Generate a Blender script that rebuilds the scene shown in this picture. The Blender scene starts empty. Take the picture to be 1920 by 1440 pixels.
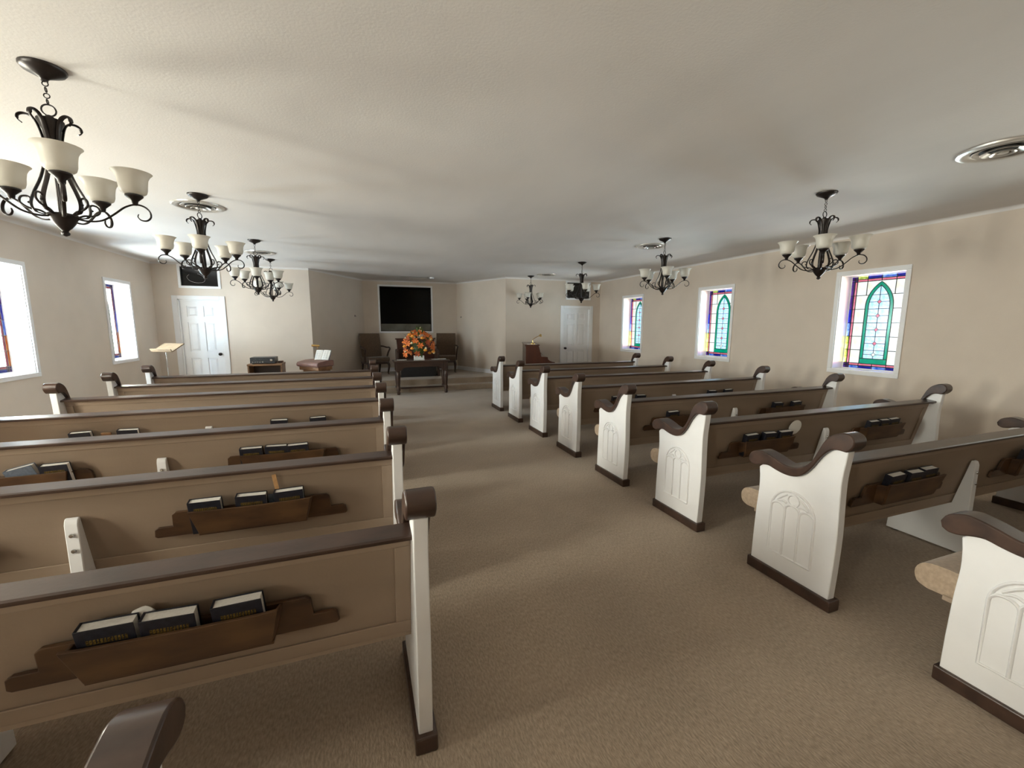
import bpy, bmesh, math, random
from mathutils import Matrix, Vector
random.seed(7)
SC = bpy.context.scene
COL = SC.collection
PI = math.pi

# ------------------------------------------------------------------ camera
cam_d = bpy.data.cameras.new('camera'); cam = bpy.data.objects.new('camera', cam_d); COL.objects.link(cam)
cam_d.sensor_fit = 'HORIZONTAL'; cam_d.sensor_width = 36.0; cam_d.lens = 36.0 * 784.33 / 1920.0
cam_d.clip_start = 0.02; cam_d.clip_end = 200
_r = Vector((0.94096718, -0.33848623, 0.00279989)); _u = Vector((0.04421343, 0.13110239, 0.99038242)); _f = Vector((0.33559789, 0.93179356, -0.13832869))
cam.matrix_world = Matrix(((_r.x, _u.x, -_f.x, 0), (_r.y, _u.y, -_f.y, 0), (_r.z, _u.z, -_f.z, 1.4332), (0, 0, 0, 1)))
SC.camera = cam

# ------------------------------------------------------------------ key dimensions (metres)
XR, XL, YF, YB, H = 5.84, -3.53, 9.54, 11.3, 2.563      # side walls, front wall, chancel back wall, ceiling
YBACK = -3.2
WT = 0.26                                               # wall thickness
WW, ZT, ZB = 0.793, 2.126, 0.834                        # window casing, outer
CAS = 0.05
WIN_R = [3.009 + k * 2.371 + WW / 2 for k in (2, 1, 0, -1, -2)]
WIN_L = [7.938 - k * 2.319 + WW / 2 for k in (0, 1, 2, 3, 4)]  # windows out of view are added, so daylight enters the whole room
ZP = 0.24                                               # platform height

# ------------------------------------------------------------------ world, sun, window daylight, exposure
W = bpy.data.worlds.new('world'); SC.world = W; W.use_nodes = True
bg = W.node_tree.nodes['Background']; bg.inputs[0].default_value = (0.62, 0.78, 1.0, 1); bg.inputs[1].default_value = 1.0
sun_d = bpy.data.lights.new('sun', 'SUN'); sun = bpy.data.objects.new('sun', sun_d); COL.objects.link(sun)
sun_d.energy = 22.0; sun_d.angle = math.radians(0.8); sun_d.color = (1.0, 0.95, 0.86)
sun.rotation_euler = Vector((0.15, 0.80, -0.58)).to_track_quat('-Z', 'Y').to_euler()
GREC = 0.20                                             # glass is recessed this far from the wall face
def daylight(x, y, face, watts, col):
    d = bpy.data.lights.new('window_daylight', 'AREA'); o = bpy.data.objects.new('window_daylight', d); COL.objects.link(o)
    d.shape = 'RECTANGLE'; d.size = WW - 2 * CAS - 0.01; d.size_y = ZT - ZB - 2 * CAS - 0.01
    d.energy = watts; d.color = col
    o.location = (x, y, (ZT + ZB) / 2); o.rotation_euler = (PI / 2, 0, face)
REAR = lambda y, w: w * (0.65 if y < 0 else 1.0)          # lamps of the rearmost windows dimmed to balance the room light
for y in WIN_R: daylight(XR + GREC + 0.05, y, PI / 2, REAR(y, 3), (0.95, 0.97, 1.0))
for y in WIN_L: daylight(XL - GREC - 0.05, y, -PI / 2, REAR(y, 222), (0.885, 0.92, 1.0))
def ground_glow(x, y, to, watts, col):
    '''sunlit lawn outside a window, throwing light up on to the ceiling'''
    d = bpy.data.lights.new('sunlit_ground', 'AREA'); o = bpy.data.objects.new('sunlit_ground', d); COL.objects.link(o)
    d.shape = 'RECTANGLE'; d.size = 2.2; d.size_y = 3.0; d.energy = watts; d.color = col
    o.location = (x, y, 0.1); o.rotation_euler = Vector((to - x, 0, 1.6)).to_track_quat('-Z', 'Y').to_euler()
for y in WIN_L: ground_glow(XL - 4.6, y, XL, REAR(y, 380), (0.87, 0.905, 1.0))
for y in WIN_R: ground_glow(XR + 4.6, y, XR, REAR(y, 950), (0.87, 0.915, 1.0))  # these lamps are added to brighten the right half of the ceiling
SC.view_settings.view_transform = 'Standard'; SC.view_settings.look = 'None'
SC.view_settings.gamma = 1.0; SC.view_settings.use_curve_mapping = False
SC.view_settings.exposure = 0.25
try:
    SC.cycles.use_denoising = True; SC.cycles.denoiser = 'OPENIMAGEDENOISE'
    SC.cycles.max_bounces = 10; SC.cycles.diffuse_bounces = 6; SC.cycles.transparent_max_bounces = 12
    SC.cycles.sample_clamp_indirect = 6.0; SC.cycles.caustics_reflective = False; SC.cycles.caustics_refractive = False
except Exception: pass

# ------------------------------------------------------------------ materials
def nt(name):
    m = bpy.data.materials.new(name); m.use_nodes = True
    n = m.node_tree.nodes; l = m.node_tree.links; n.clear()
    out = n.new('ShaderNodeOutputMaterial'); return m, n, l, out
def pmat(name, col, rough=0.6, var=0.06, scale=8.0, bump=0.0, bscale=60.0, metal=0.0, coat=0.0, spec=0.5, grain=None, sheen=0.0, stretch=None):
    m, n, l, out = nt(name)
    b = n.new('ShaderNodeBsdfPrincipled'); l.new(b.outputs[0], out.inputs[0])
    b.inputs['Roughness'].default_value = rough; b.inputs['Metallic'].default_value = metal
    b.inputs['Coat Weight'].default_value = coat; b.inputs['Coat Roughness'].default_value = 0.15
    b.inputs['Specular IOR Level'].default_value = spec; b.inputs['Sheen Weight'].default_value = sheen
    tc = n.new('ShaderNodeTexCoord'); mp = n.new('ShaderNodeMapping'); l.new(tc.outputs['Object'], mp.inputs[0])
    if stretch: mp.inputs['Scale'].default_value = stretch
    nz = n.new('ShaderNodeTexNoise'); nz.inputs['Scale'].default_value = scale; nz.inputs['Detail'].default_value = 6
    l.new(mp.outputs[0], nz.inputs['Vector'])
    mx = n.new('ShaderNodeMix'); mx.data_type = 'RGBA'
    c2 = grain if grain else tuple(c * (1 - 2 * var) for c in col)
    c1 = col if grain else tuple(min(1, c * (1 + var)) for c in col)
    mx.inputs[6].default_value = (*c1, 1); mx.inputs[7].default_value = (*c2, 1)
    cr = n.new('ShaderNodeMapRange'); cr.inputs[1].default_value = 0.35; cr.inputs[2].default_value = 0.65
    l.new(nz.outputs[0], cr.inputs[0]); l.new(cr.outputs[0], mx.inputs[0]); l.new(mx.outputs[2], b.inputs['Base Color'])
    if bump:
        n2 = n.new('ShaderNodeTexNoise'); n2.inputs['Scale'].default_value = bscale; n2.inputs['Detail'].default_value = 4
        l.new(tc.outputs['Object'], n2.inputs['Vector'])
        bp = n.new('ShaderNodeBump'); bp.inputs['Strength'].default_value = bump; bp.inputs['Distance'].default_value = 0.01
        l.new(n2.outputs[0], bp.inputs['Height']); l.new(bp.outputs[0], b.inputs['Normal'])
    return m
def carpet(name, col):
    m, n, l, out = nt(name)
    b = n.new('ShaderNodeBsdfPrincipled'); l.new(b.outputs[0], out.inputs[0])
    b.inputs['Roughness'].default_value = 0.95; b.inputs['Specular IOR Level'].default_value = 0.15; b.inputs['Sheen Weight'].default_value = 0.25
    tc = n.new('ShaderNodeTexCoord'); mp = n.new('ShaderNodeMapping'); l.new(tc.outputs['Object'], mp.inputs[0])
    mp.inputs['Scale'].default_value = (1.0, 0.35, 1.0)
    v = n.new('ShaderNodeTexNoise'); v.inputs['Scale'].default_value = 140; v.inputs['Detail'].default_value = 3; l.new(mp.outputs[0], v.inputs['Vector'])
    v2 = n.new('ShaderNodeTexNoise'); v2.inputs['Scale'].default_value = 2.2; v2.inputs['Detail'].default_value = 4; l.new(tc.outputs['Object'], v2.inputs['Vector'])
    ad = n.new('ShaderNodeMath'); ad.operation = 'MULTIPLY_ADD'; ad.inputs[1].default_value = 0.35
    l.new(v2.outputs[0], ad.inputs[0]); l.new(v.outputs[0], ad.inputs[2])
    mr = n.new('ShaderNodeMapRange'); mr.inputs[1].default_value = 0.45; mr.inputs[2].default_value = 0.90; l.new(ad.outputs[0], mr.inputs[0])
    mx = n.new('ShaderNodeMix'); mx.data_type = 'RGBA'; mx.inputs[6].default_value = (*[c * 0.72 for c in col], 1); mx.inputs[7].default_value = (*[c * 1.22 for c in col], 1)
    l.new(mr.outputs[0], mx.inputs[0]); l.new(mx.outputs[2], b.inputs['Base Color'])
    bp = n.new('ShaderNodeBump'); bp.inputs['Strength'].default_value = 0.6; bp.inputs['Distance'].default_value = 0.006
    l.new(v.outputs[0], bp.inputs['Height']); l.new(bp.outputs[0], b.inputs['Normal'])
    return m
def stained(name, c1, c2, scale=9.0, trans=0.7):
    m, n, l, out = nt(name)
    tc = n.new('ShaderNodeTexCoord'); nz = n.new('ShaderNodeTexNoise'); nz.inputs['Scale'].default_value = scale; nz.inputs['Detail'].default_value = 3; nz.inputs['Distortion'].default_value = 1.5
    l.new(tc.outputs['Object'], nz.inputs['Vector'])
    mr = n.new('ShaderNodeMapRange'); mr.inputs[1].default_value = 0.35; mr.inputs[2].default_value = 0.65; l.new(nz.outputs[0], mr.inputs[0])
    mx = n.new('ShaderNodeMix'); mx.data_type = 'RGBA'; mx.inputs[6].default_value = (*c1, 1); mx.inputs[7].default_value = (*c2, 1); l.new(mr.outputs[0], mx.inputs[0])
    t = n.new('ShaderNodeBsdfTransparent'); tl = n.new('ShaderNodeBsdfTranslucent')
    l.new(mx.outputs[2], t.inputs[0]); l.new(mx.outputs[2], tl.inputs[0])
    ms = n.new('ShaderNodeMixShader'); ms.inputs[0].default_value = 1 - trans; l.new(t.outputs[0], ms.inputs[1]); l.new(tl.outputs[0], ms.inputs[2])
    gl = n.new('ShaderNodeBsdfGlossy'); gl.inputs['Roughness'].default_value = 0.15
    m2 = n.new('ShaderNodeMixShader'); m2.inputs[0].default_value = 0.04; l.new(ms.outputs[0], m2.inputs[1]); l.new(gl.outputs[0], m2.inputs[2])
    l.new(m2.outputs[0], out.inputs[0]); return m
def shade_glass(name, col):
    m, n, l, out = nt(name)
    b = n.new('ShaderNodeBsdfPrincipled'); b.inputs['Base Color'].default_value = (*col, 1); b.inputs['Roughness'].default_value = 0.4
    tl = n.new('ShaderNodeBsdfTranslucent'); tl.inputs[0].default_value = (*col, 1)
    ms = n.new('ShaderNodeMixShader'); ms.inputs[0].default_value = 0.45
    l.new(b.outputs[0], ms.inputs[1]); l.new(tl.outputs[0], ms.inputs[2]); l.new(ms.outputs[0], out.inputs[0]); return m

M = dict(
 wall=pmat('beige_wall_paint', (0.655, 0.572, 0.49), 0.85, 0.015, 3, 0.10, 120),
 ceil=pmat('ceiling_paint', (0.735, 0.712, 0.698), 0.9, 0.02, 2, 0.10, 80, stretch=(1, 0.4, 1)),
 white=pmat('white_paint', (0.81, 0.81, 0.825), 0.45, 0.015, 6, 0.04, 40),
 trim=pmat('white_trim_paint', (0.83, 0.83, 0.84), 0.4, 0.01, 6),
 carpet=carpet('tan_carpet', (0.365, 0.285, 0.212)),
 tan=pmat('tan_pew_panel', (0.285, 0.212, 0.155), 0.55, 0.05, 5, 0.05, 90, stretch=(0.2, 1, 1)),
 tanf=pmat('tan_pew_frame', (0.325, 0.245, 0.182), 0.5, 0.05, 5, stretch=(0.2, 1, 1)),
 cush=pmat('tan_upholstery', (0.40, 0.30, 0.215), 0.9, 0.08, 60, 0.3, 400, sheen=0.3),
 wood=pmat('dark_walnut', (0.066, 0.035, 0.024), 0.34, 0.2, 14, 0.03, 80, coat=0.22, grain=(0.034, 0.018, 0.013), stretch=(0.3, 1, 1)),
 rack=pmat('brown_rack_wood', (0.115, 0.058, 0.024), 0.45, 0.2, 12, coat=0.15, grain=(0.045, 0.02, 0.01), stretch=(0.35, 1, 1)),
 oak=pmat('brown_cabinet_wood', (0.26, 0.135, 0.06), 0.5, 0.2, 10, grain=(0.14, 0.065, 0.028), stretch=(0.3, 1, 1)),
 mahog=pmat('red_mahogany', (0.075, 0.020, 0.010), 0.35, 0.2, 8, coat=0.3, grain=(0.045, 0.012, 0.007), stretch=(1, 1, 0.2)),
 tablew=pmat('table_walnut', (0.060, 0.026, 0.014), 0.4, 0.2, 9, coat=0.2, grain=(0.032, 0.014, 0.009), stretch=(0.3, 1, 1)),
 black=pmat('black_plastic', (0.012, 0.012, 0.013), 0.4, 0.1, 20),
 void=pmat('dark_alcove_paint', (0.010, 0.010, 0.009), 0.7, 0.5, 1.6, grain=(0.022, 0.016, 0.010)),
 bronze=pmat('oil_rubbed_bronze', (0.020, 0.014, 0.013), 0.38, 0.2, 30, metal=0.35, spec=0.6),
 shade=shade_glass('cream_alabaster_glass', (0.84, 0.82, 0.77)),
 metal=pmat('vent_enamel', (0.62, 0.60, 0.57), 0.28, 0.05, 10, metal=0.5),
 brass=pmat('polished_brass', (0.80, 0.55, 0.22), 0.22, 0.05, 10, metal=1.0),
 steel=pmat('bright_steel', (0.6, 0.6, 0.6), 0.25, 0.05, 10, metal=1.0),
 navy=pmat('navy_book_cloth', (0.010, 0.011, 0.020), 0.45, 0.2, 80, 0.1, 500),
 slate=pmat('grey_blue_book_cloth', (0.12, 0.145, 0.19), 0.6, 0.1, 60),
 pages=pmat('book_pages', (0.88, 0.86, 0.82), 0.8, 0.03, 200, stretch=(1, 1, 12)),
 gold=pmat('gold_stamp', (0.20, 0.13, 0.03), 0.5, 0.4, 300, metal=0.4),
 paper=pmat('white_paper', (0.82, 0.80, 0.76), 0.8, 0.02, 10),
 stick=pmat('pale_wood_stick', (0.50, 0.29, 0.13), 0.6, 0.1, 30),
 deskw=pmat('dull_tan_board', (0.21, 0.15, 0.092), 0.7, 0.1, 10),
 fabric=pmat('brown_brocade', (0.135, 0.082, 0.048), 0.9, 0.25, 40, 0.2, 300, sheen=0.2, grain=(0.085, 0.055, 0.034)),
 mauve=pmat('mauve_leatherette', (0.23, 0.125, 0.105), 0.5, 0.08, 10),
 lead=pmat('lead_came', (0.035, 0.030, 0.03), 0.5, 0.1, 30, metal=0.4),
 knob=pmat('dark_bronze_knob', (0.03, 0.022, 0.02), 0.3, 0.1, 30, metal=0.7),
 leafg=pmat('green_leaf', (0.075, 0.11, 0.022), 0.5, 0.25, 30, grain=(0.03, 0.055, 0.012)),
 orange=pmat('orange_petal', (0.80, 0.22, 0.030), 0.55, 0.15, 40, grain=(0.62, 0.12, 0.02)),
 amber=pmat('amber_petal', (0.90, 0.42, 0.05), 0.55, 0.1, 40, grain=(0.85, 0.30, 0.03)),
 rust=pmat('rust_petal', (0.45, 0.085, 0.02), 0.55, 0.15, 40),
 cream=pmat('cream_petal', (0.88, 0.80, 0.50), 0.6, 0.05, 40),
 vase=pmat('white_ceramic', (0.80, 0.82, 0.80), 0.3, 0.02, 10),
 glassdark=pmat('dark_glass', (0.010, 0.010, 0.010), 0.06, 0.1, 4, spec=0.5),
 pool=pmat('tank_glass_front', (0.12, 0.12, 0.10), 0.12, 0.15, 3),
 glasstop=pmat('table_glass_sheet', (0.16, 0.15, 0.14), 0.05, 0.02, 5, spec=0.9),
 g_cream=stained('glass_cream', (0.86, 0.82, 0.66), (0.84, 0.83, 0.80), 5, 0.97),
 g_ice=stained('glass_ice_blue', (0.60, 0.82, 0.90), (0.84, 0.88, 0.92), 9, 0.97),
 g_green=stained('glass_emerald', (0.010, 0.42, 0.29), (0.02, 0.50, 0.36), 6, 0.97),
 g_pink=stained('glass_rose', (0.72, 0.30, 0.34), (0.84, 0.46, 0.50), 8, 0.97),
 g_blue=stained('glass_cobalt', (0.016, 0.022, 0.28), (0.09, 0.12, 0.45), 10, 0.97),
 g_purple=stained('glass_violet', (0.09, 0.035, 0.19), (0.20, 0.11, 0.30), 10, 0.97),
 g_sky=stained('glass_sky', (0.09, 0.20, 0.52), (0.42, 0.50, 0.66), 12, 0.97),
 g_lime=stained('glass_lime', (0.30, 0.38, 0.05), (0.82, 0.80, 0.42), 12, 0.97),
 d_blue=stained('glass_deep_cobalt', (0.0038, 0.0043, 0.0486), (0.0108, 0.0162, 0.0864), 10),  # left-window copies, tints darkened to offset the strong lamps behind them
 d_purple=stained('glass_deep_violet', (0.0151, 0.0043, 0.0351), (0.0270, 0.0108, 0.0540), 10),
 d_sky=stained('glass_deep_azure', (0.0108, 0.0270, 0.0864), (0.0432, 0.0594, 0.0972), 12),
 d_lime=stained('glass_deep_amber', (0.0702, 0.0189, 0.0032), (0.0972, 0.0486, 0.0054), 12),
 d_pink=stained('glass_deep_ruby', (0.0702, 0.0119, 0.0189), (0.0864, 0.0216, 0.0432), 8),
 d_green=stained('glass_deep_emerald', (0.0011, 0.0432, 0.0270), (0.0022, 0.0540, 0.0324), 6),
)

# ------------------------------------------------------------------ mesh helpers
class MB:
    """collects shapes; build() links them as one mesh object"""
    def __init__(s): s.v = []; s.f = []
    def add(s, vs, fs):
        k = len(s.v); s.v += [tuple(v) for v in vs]; s.f += [tuple(i + k for i in f) for f in fs]; return s
    def box(s, x0, x1, y0, y1, z0, z1):
        return s.add([(x0, y0, z0), (x1, y0, z0), (x1, y1, z0), (x0, y1, z0), (x0, y0, z1), (x1, y0, z1), (x1, y1, z1), (x0, y1, z1)],
                     [(0, 3, 2, 1), (4, 5, 6, 7), (0, 1, 5, 4), (1, 2, 6, 5), (2, 3, 7, 6), (3, 0, 4, 7)])
    def prism(s, poly, a0, a1, axis=0):
        """extrude a 2-D polygon: axis 0 -> poly is (y,z); 1 -> (x,z); 2 -> (x,y)"""
        n = len(poly)
        mk = {0: lambda p, a: (a, p[0], p[1]), 1: lambda p, a: (p[0], a, p[1]), 2: lambda p, a: (p[0], p[1], a)}[axis]
        vs = [mk(p, a0) for p in poly] + [mk(p, a1) for p in poly]
        fs = [tuple(range(n))[::-1], tuple(range(n, 2 * n))] + [(i, (i + 1) % n, n + (i + 1) % n, n + i) for i in range(n)]
        return s.add(vs, fs)
    def lathe(s, prof, seg=20, c=(0, 0, 0), cap=True):
        vs = []; fs = []; m = len(prof)
        for (r, z) in prof:
            for k in range(seg):
                a = 2 * PI * k / seg; vs.append((c[0] + r * math.cos(a), c[1] + r * math.sin(a), c[2] + z))
        for i in range(m - 1):
            for k in range(seg):
                k2 = (k + 1) % seg; fs.append((i * seg + k, i * seg + k2, (i + 1) * seg + k2, (i + 1) * seg + k))
        if cap:
            fs.append(tuple(range(seg))[::-1]); fs.append(tuple((m - 1) * seg + k for k in range(seg)))
        return s.add(vs, fs)
    def tube(s, pts, rad, seg=8, flat=1.0, cap=True, up=None):
        pts = [Vector(p) for p in pts]; n = len(pts); vs = []; fs = []
        rad = rad if isinstance(rad, (list, tuple)) else [rad] * n
        prev = Vector(up) if up else None
        for i, p in enumerate(pts):
            t = (pts[min(i + 1, n - 1)] - pts[max(i - 1, 0)]).normalized()
            if prev is None: prev = Vector((0, 0, 1)) if abs(t.z) < 0.9 else Vector((1, 0, 0))
            a = (prev - t * prev.dot(t))
            if a.length < 1e-6: a = t.orthogonal()
            a.normalize(); b = t.cross(a); prev = a
            for k in range(seg):
                q = 2 * PI * k / seg; vs.append(p + a * (math.cos(q) * rad[i] * flat) + b * (math.sin(q) * rad[i]))
        for i in range(n - 1):
            for k in range(seg):
                k2 = (k + 1) % seg; fs.append((i * seg + k, i * seg + k2, (i + 1) * seg + k2, (i + 1) * seg + k))
        if cap: fs.append(tuple(range(seg))[::-1]); fs.append(tuple((n - 1) * seg + k for k in range(seg)))
        return s.add(vs, fs)
    def ring(s, R, r, c=(0, 0, 0), seg=24, rs=8, axis='z', sx=1.0):
        vs = []; fs = []
        for i in range(seg):
            a = 2 * PI * i / seg
            for k in range(rs):
                q = 2 * PI * k / rs; rr = R + r * math.cos(q); h = r * math.sin(q)
                x, y = rr * math.cos(a) * sx, rr * math.sin(a)
                vs.append({'z': (c[0] + x, c[1] + y, c[2] + h), 'x': (c[0] + h, c[1] + x, c[2] + y), 'y': (c[0] + x, c[1] + h, c[2] + y)}[axis])
        for i in range(seg):
            for k in range(rs):
                fs.append((i * rs + k, ((i + 1) % seg) * rs + k, ((i + 1) % seg) * rs + (k + 1) % rs, i * rs + (k + 1) % rs))
        return s.add(vs, fs)
    def ball(s, c, r, seg=12, rings=7, sz=1.0):
        prof = [(max(1e-4, r * math.sin(PI * i / rings)), -r * sz * math.cos(PI * i / rings)) for i in range(rings + 1)]
        return s.lathe(prof, seg, c)
    def mesh(s, name, mat, smooth=0.0):
        me = bpy.data.meshes.new(name); me.from_pydata(s.v, [], s.f); me.materials.append(M[mat] if isinstance(mat, str) else mat)
        bm = bmesh.new(); bm.from_mesh(me); bmesh.ops.recalc_face_normals(bm, faces=bm.faces); bm.to_mesh(me); bm.free()
        if smooth:
            for p in me.polygons: p.use_smooth = True
            me.set_sharp_from_angle(angle=math.radians(smooth))
        me.update(); return me
    def build(s, name, mat, parent=None, smooth=0.0, bevel=0.0, loc=None, rot=None):
        return link(name, s.mesh(name, mat, smooth), parent, loc, rot, bevel)
def link(name, me, parent=None, loc=None, rot=None, bevel=0.0):
    o = bpy.data.objects.new(name, me); COL.objects.link(o); o.parent = parent
    if loc: o.location = loc
    if rot: o.rotation_euler = rot
    if bevel:
        b = o.modifiers.new('edge_bevel', 'BEVEL'); b.width = bevel; b.segments = 2; b.limit_method = 'ANGLE'; b.angle_limit = math.radians(40)
    return o
def empty(name, loc=(0, 0, 0), rz=0.0, parent=None):
    o = bpy.data.objects.new(name, None); COL.objects.link(o); o.location = loc; o.rotation_euler = (0, 0, rz); o.empty_display_size = 0.1; o.parent = parent; return o
def tag(o, label, cat, group=None):
    o['label'] = label; o['category'] = cat
    if group: o['group'] = group
    return o
def struct(o): o['kind'] = 'structure'; return o
def copy_tree(o, parent=None):
    c = o.copy(); COL.objects.link(c); c.parent = parent
    for ch in [x for x in COL.objects if x.parent == o]: copy_tree(ch, c)
    return c
def spline(pts, n=6):
    """Catmull-Rom through points (tuples of any size)"""
    out = []; P = [pts[0]] + list(pts) + [pts[-1]]
    for i in range(1, len(P) - 2):
        p0, p1, p2, p3 = P[i - 1], P[i], P[i + 1], P[i + 2]
        for k in range(n):
            t = k / n
            out.append(tuple(0.5 * ((2 * b) + (-a + c) * t + (2 * a - 5 * b + 4 * c - d) * t * t + (-a + 3 * b - 3 * c + d) * t ** 3) for a, b, c, d in zip(p0, p1, p2, p3)))
    out.append(tuple(pts[-1])); return out
ORD = ['zero', 'first', 'second', 'third', 'fourth', 'fifth', 'sixth', 'seventh', 'eighth']

# ================================================================== THE SETTING
struct(MB().box(XL - WT, XR + WT, YBACK - WT, YB + 1.6, -0.2, 0.0).build('floor', 'carpet'))
struct(MB().box(XL - WT, XR + WT, YBACK - WT, YB + 1.6, H, H + 0.2).build('ceiling', 'ceil'))
def holed(u0, u1, holes, z0=0.0, z1=H):
    """cells (u0,u1,z0,z1) of a wall that are not in a hole"""
    us = sorted({u0, u1} | {h[0] for h in holes} | {h[1] for h in holes}); zs = sorted({z0, z1} | {h[2] for h in holes} | {h[3] for h in holes})
    for a, b in zip(us, us[1:]):
        run = None
        for c, d in zip(zs, zs[1:]):
            inside = any(h[0] - 1e-6 <= a and b <= h[1] + 1e-6 and h[2] - 1e-6 <= c and d <= h[3] + 1e-6 for h in holes)
            if inside:
                if run: yield a, b, run[0], run[1]; run = None
            else: run = (run[0], d) if run else (c, d)
        if run: yield a, b, run[0], run[1]
hw = WW / 2 - CAS
whole = lambda ys: [(y - hw, y + hw, ZB + CAS, ZT - CAS) for y in ys]
mb = MB()
for a, b, c, d in holed(YBACK, YF + WT, whole(WIN_R)): mb.box(XR, XR + WT, a, b, c, d)
struct(mb.build('wall_right', 'wall'))
mb = MB()
for a, b, c, d in holed(YBACK, YF + WT, whole(WIN_L)): mb.box(XL - WT, XL, a, b, c, d)
struct(mb.build('wall_left', 'wall'))
struct(MB().box(XL, XR, YBACK - 0.2, YBACK, 0, H).build('wall_back', 'wall'))
# chancel (angled side walls, back wall with baptistry opening)
CL0, CL1, CR0, CR1 = (-0.933, YF), (0.095, YB), (3.269, YF), (2.48, YB)
DL = (-3.173, -2.499, 0.0, 1.903); DR = (4.80, 5.545, 0.0, 1.862)
TL_, TR_ = (-3.085, -2.500, 2.150, 2.500), (4.885, 5.510, 2.120, 2.495)
mb = MB()
for a, b, c, d in holed(XL, CL0[0], [DL, TL_]): mb.box(a, b, YF, YF + 0.14, c, d)
struct(mb.build('wall_front_left', 'wall'))
mb = MB()
for a, b, c, d in holed(CR0[0], XR, [DR, TR_]): mb.box(a, b, YF, YF + 0.14, c, d)
struct(mb.build('wall_front_right', 'wall'))
def slab(p0, p1, t, z0, z1, side=1):
    d = Vector((p1[0] - p0[0], p1[1] - p0[1])).normalized(); nrm = Vector((-d.y, d.x)) * side * t
    return [(p0[0], p0[1]), (p1[0], p1[1]), (p1[0] + nrm.x, p1[1] + nrm.y), (p0[0] + nrm.x, p0[1] + nrm.y)]
struct(MB().prism(slab(CL0, CL1, 0.14, 0, H, 1), 0, H, 2).build('wall_chancel_left', 'wall'))
struct(MB().prism(slab(CR0, CR1, 0.14, 0, H, -1), 0, H, 2).build('wall_chancel_right', 'wall'))
BAP = (0.497, 1.790, 1.278, 2.412)
mb = MB()
for a, b, c, d in holed(CL1[0] - 0.16, CR1[0] + 0.16, [BAP]): mb.box(a, b, YB, YB + 0.14, c, d)
struct(mb.build('wall_chancel_back', 'wall'))
# baptistry alcove behind the back wall
b0 = struct(empty('baptistry_alcove', ((BAP[0] + BAP[1]) / 2, YB, 0)))
hx = (BAP[1] - BAP[0]) / 2; z0, z1 = BAP[2], BAP[3]
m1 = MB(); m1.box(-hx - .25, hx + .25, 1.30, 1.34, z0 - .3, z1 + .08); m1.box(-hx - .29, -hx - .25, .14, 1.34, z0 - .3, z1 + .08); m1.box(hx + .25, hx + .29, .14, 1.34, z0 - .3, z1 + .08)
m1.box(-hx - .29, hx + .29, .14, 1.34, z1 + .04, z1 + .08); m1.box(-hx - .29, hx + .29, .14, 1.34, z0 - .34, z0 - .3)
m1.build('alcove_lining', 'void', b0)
MB().box(-hx, hx, .06, .075, z0, z0 + 0.19).build('glass_front', 'pool', b0)
fr = 0.042
m1 = MB(); m1.box(-hx - fr, hx + fr, -.018, 0, z1, z1 + fr); m1.box(-hx - fr, hx + fr, -.018, 0, z0 - fr, z0); m1.box(-hx - fr, -hx, -.018, 0, z0, z1); m1.box(hx, hx + fr, -.018, 0, z0, z1)
m1.build('frame', 'trim', b0, bevel=.004)
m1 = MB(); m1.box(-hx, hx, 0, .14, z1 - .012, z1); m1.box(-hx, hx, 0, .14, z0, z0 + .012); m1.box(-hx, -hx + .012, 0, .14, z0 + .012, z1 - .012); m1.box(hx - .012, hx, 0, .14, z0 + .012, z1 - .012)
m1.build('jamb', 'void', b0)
# platform with two carpeted steps inside the chancel
pl = struct(empty('platform', (1.2, 9.2, 0)))
P_ = lambda x, y: (x - 1.2, y - 9.2)
MB().prism([P_(-1.05, 9.13), P_(3.36, 9.10), P_(3.36, 9.40), P_(-1.05, 9.40)], 0, 0.12, 2).build('step', 'carpet', pl, bevel=.012)
MB().prism([P_(-1.05, 9.40), P_(3.36, 9.37), P_(3.36, YF), P_(3.269, YF), P_(2.48, YB), P_(0.095, YB), P_(-.933, YF), P_(-1.05, YF)], 0, ZP, 2).build('platform_deck', 'carpet', pl, bevel=.012)
# baseboards
def bb(name, p0, p1, z, side, t=0.014, h=0.10):
    struct(MB().prism(slab(p0, p1, t, 0, 0, side), z, z + h, 2).build(name, 'trim'))
bb('baseboard_chancel_right', CR0, CR1, ZP, 1); bb('baseboard_chancel_left', CL0, CL1, ZP, -1); bb('baseboard_chancel_back', (CL1[0], YB), (CR1[0], YB), ZP, -1)
bb('baseboard_right', (XR, YBACK), (XR, YF), 0, 1); bb('baseboard_left', (XL, YBACK), (XL, YF), 0, -1)
bb('baseboard_front_left', (XL, YF), (DL[0] - .09, YF), 0, -1); bb('baseboard_front_right', (CR0[0], YF), (DR[0] - .07, YF), 0, -1)
# small cove where walls meet the ceiling
def cove(name, p0, p1, side, s=0.035):
    d = Vector((p1[0] - p0[0], p1[1] - p0[1], 0)); L = d.length; d.normalize(); nn = Vector((-d.y, d.x, 0)) * side
    pr_ = [(0, 0), (0, -s)] + [(s - s * math.cos(a), -s + s * math.sin(a)) for a in (0.4, 0.8, 1.2)] + [(s, 0)]
    vs = [Vector((p0[0], p0[1], H)) + nn * u + Vector((0, 0, w)) for u, w in pr_] + [Vector((p1[0], p1[1], H)) + nn * u + Vector((0, 0, w)) for u, w in pr_]
    n = len(pr_); mb = MB().add(vs, [tuple(range(n)), tuple(range(n, 2 * n))[::-1]] + [(i, n + i, n + (i + 1) % n, (i + 1) % n) for i in range(n)])
    struct(mb.build(name, 'ceil', smooth=40))
cove('trim_1', (XR, YBACK), (XR, YF), 1); cove('trim_2', (XL, YBACK), (XL, YF), -1); cove('trim_3', (XL, YF), CL0, -1); cove('trim_4', CR0, (XR, YF), -1)
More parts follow.
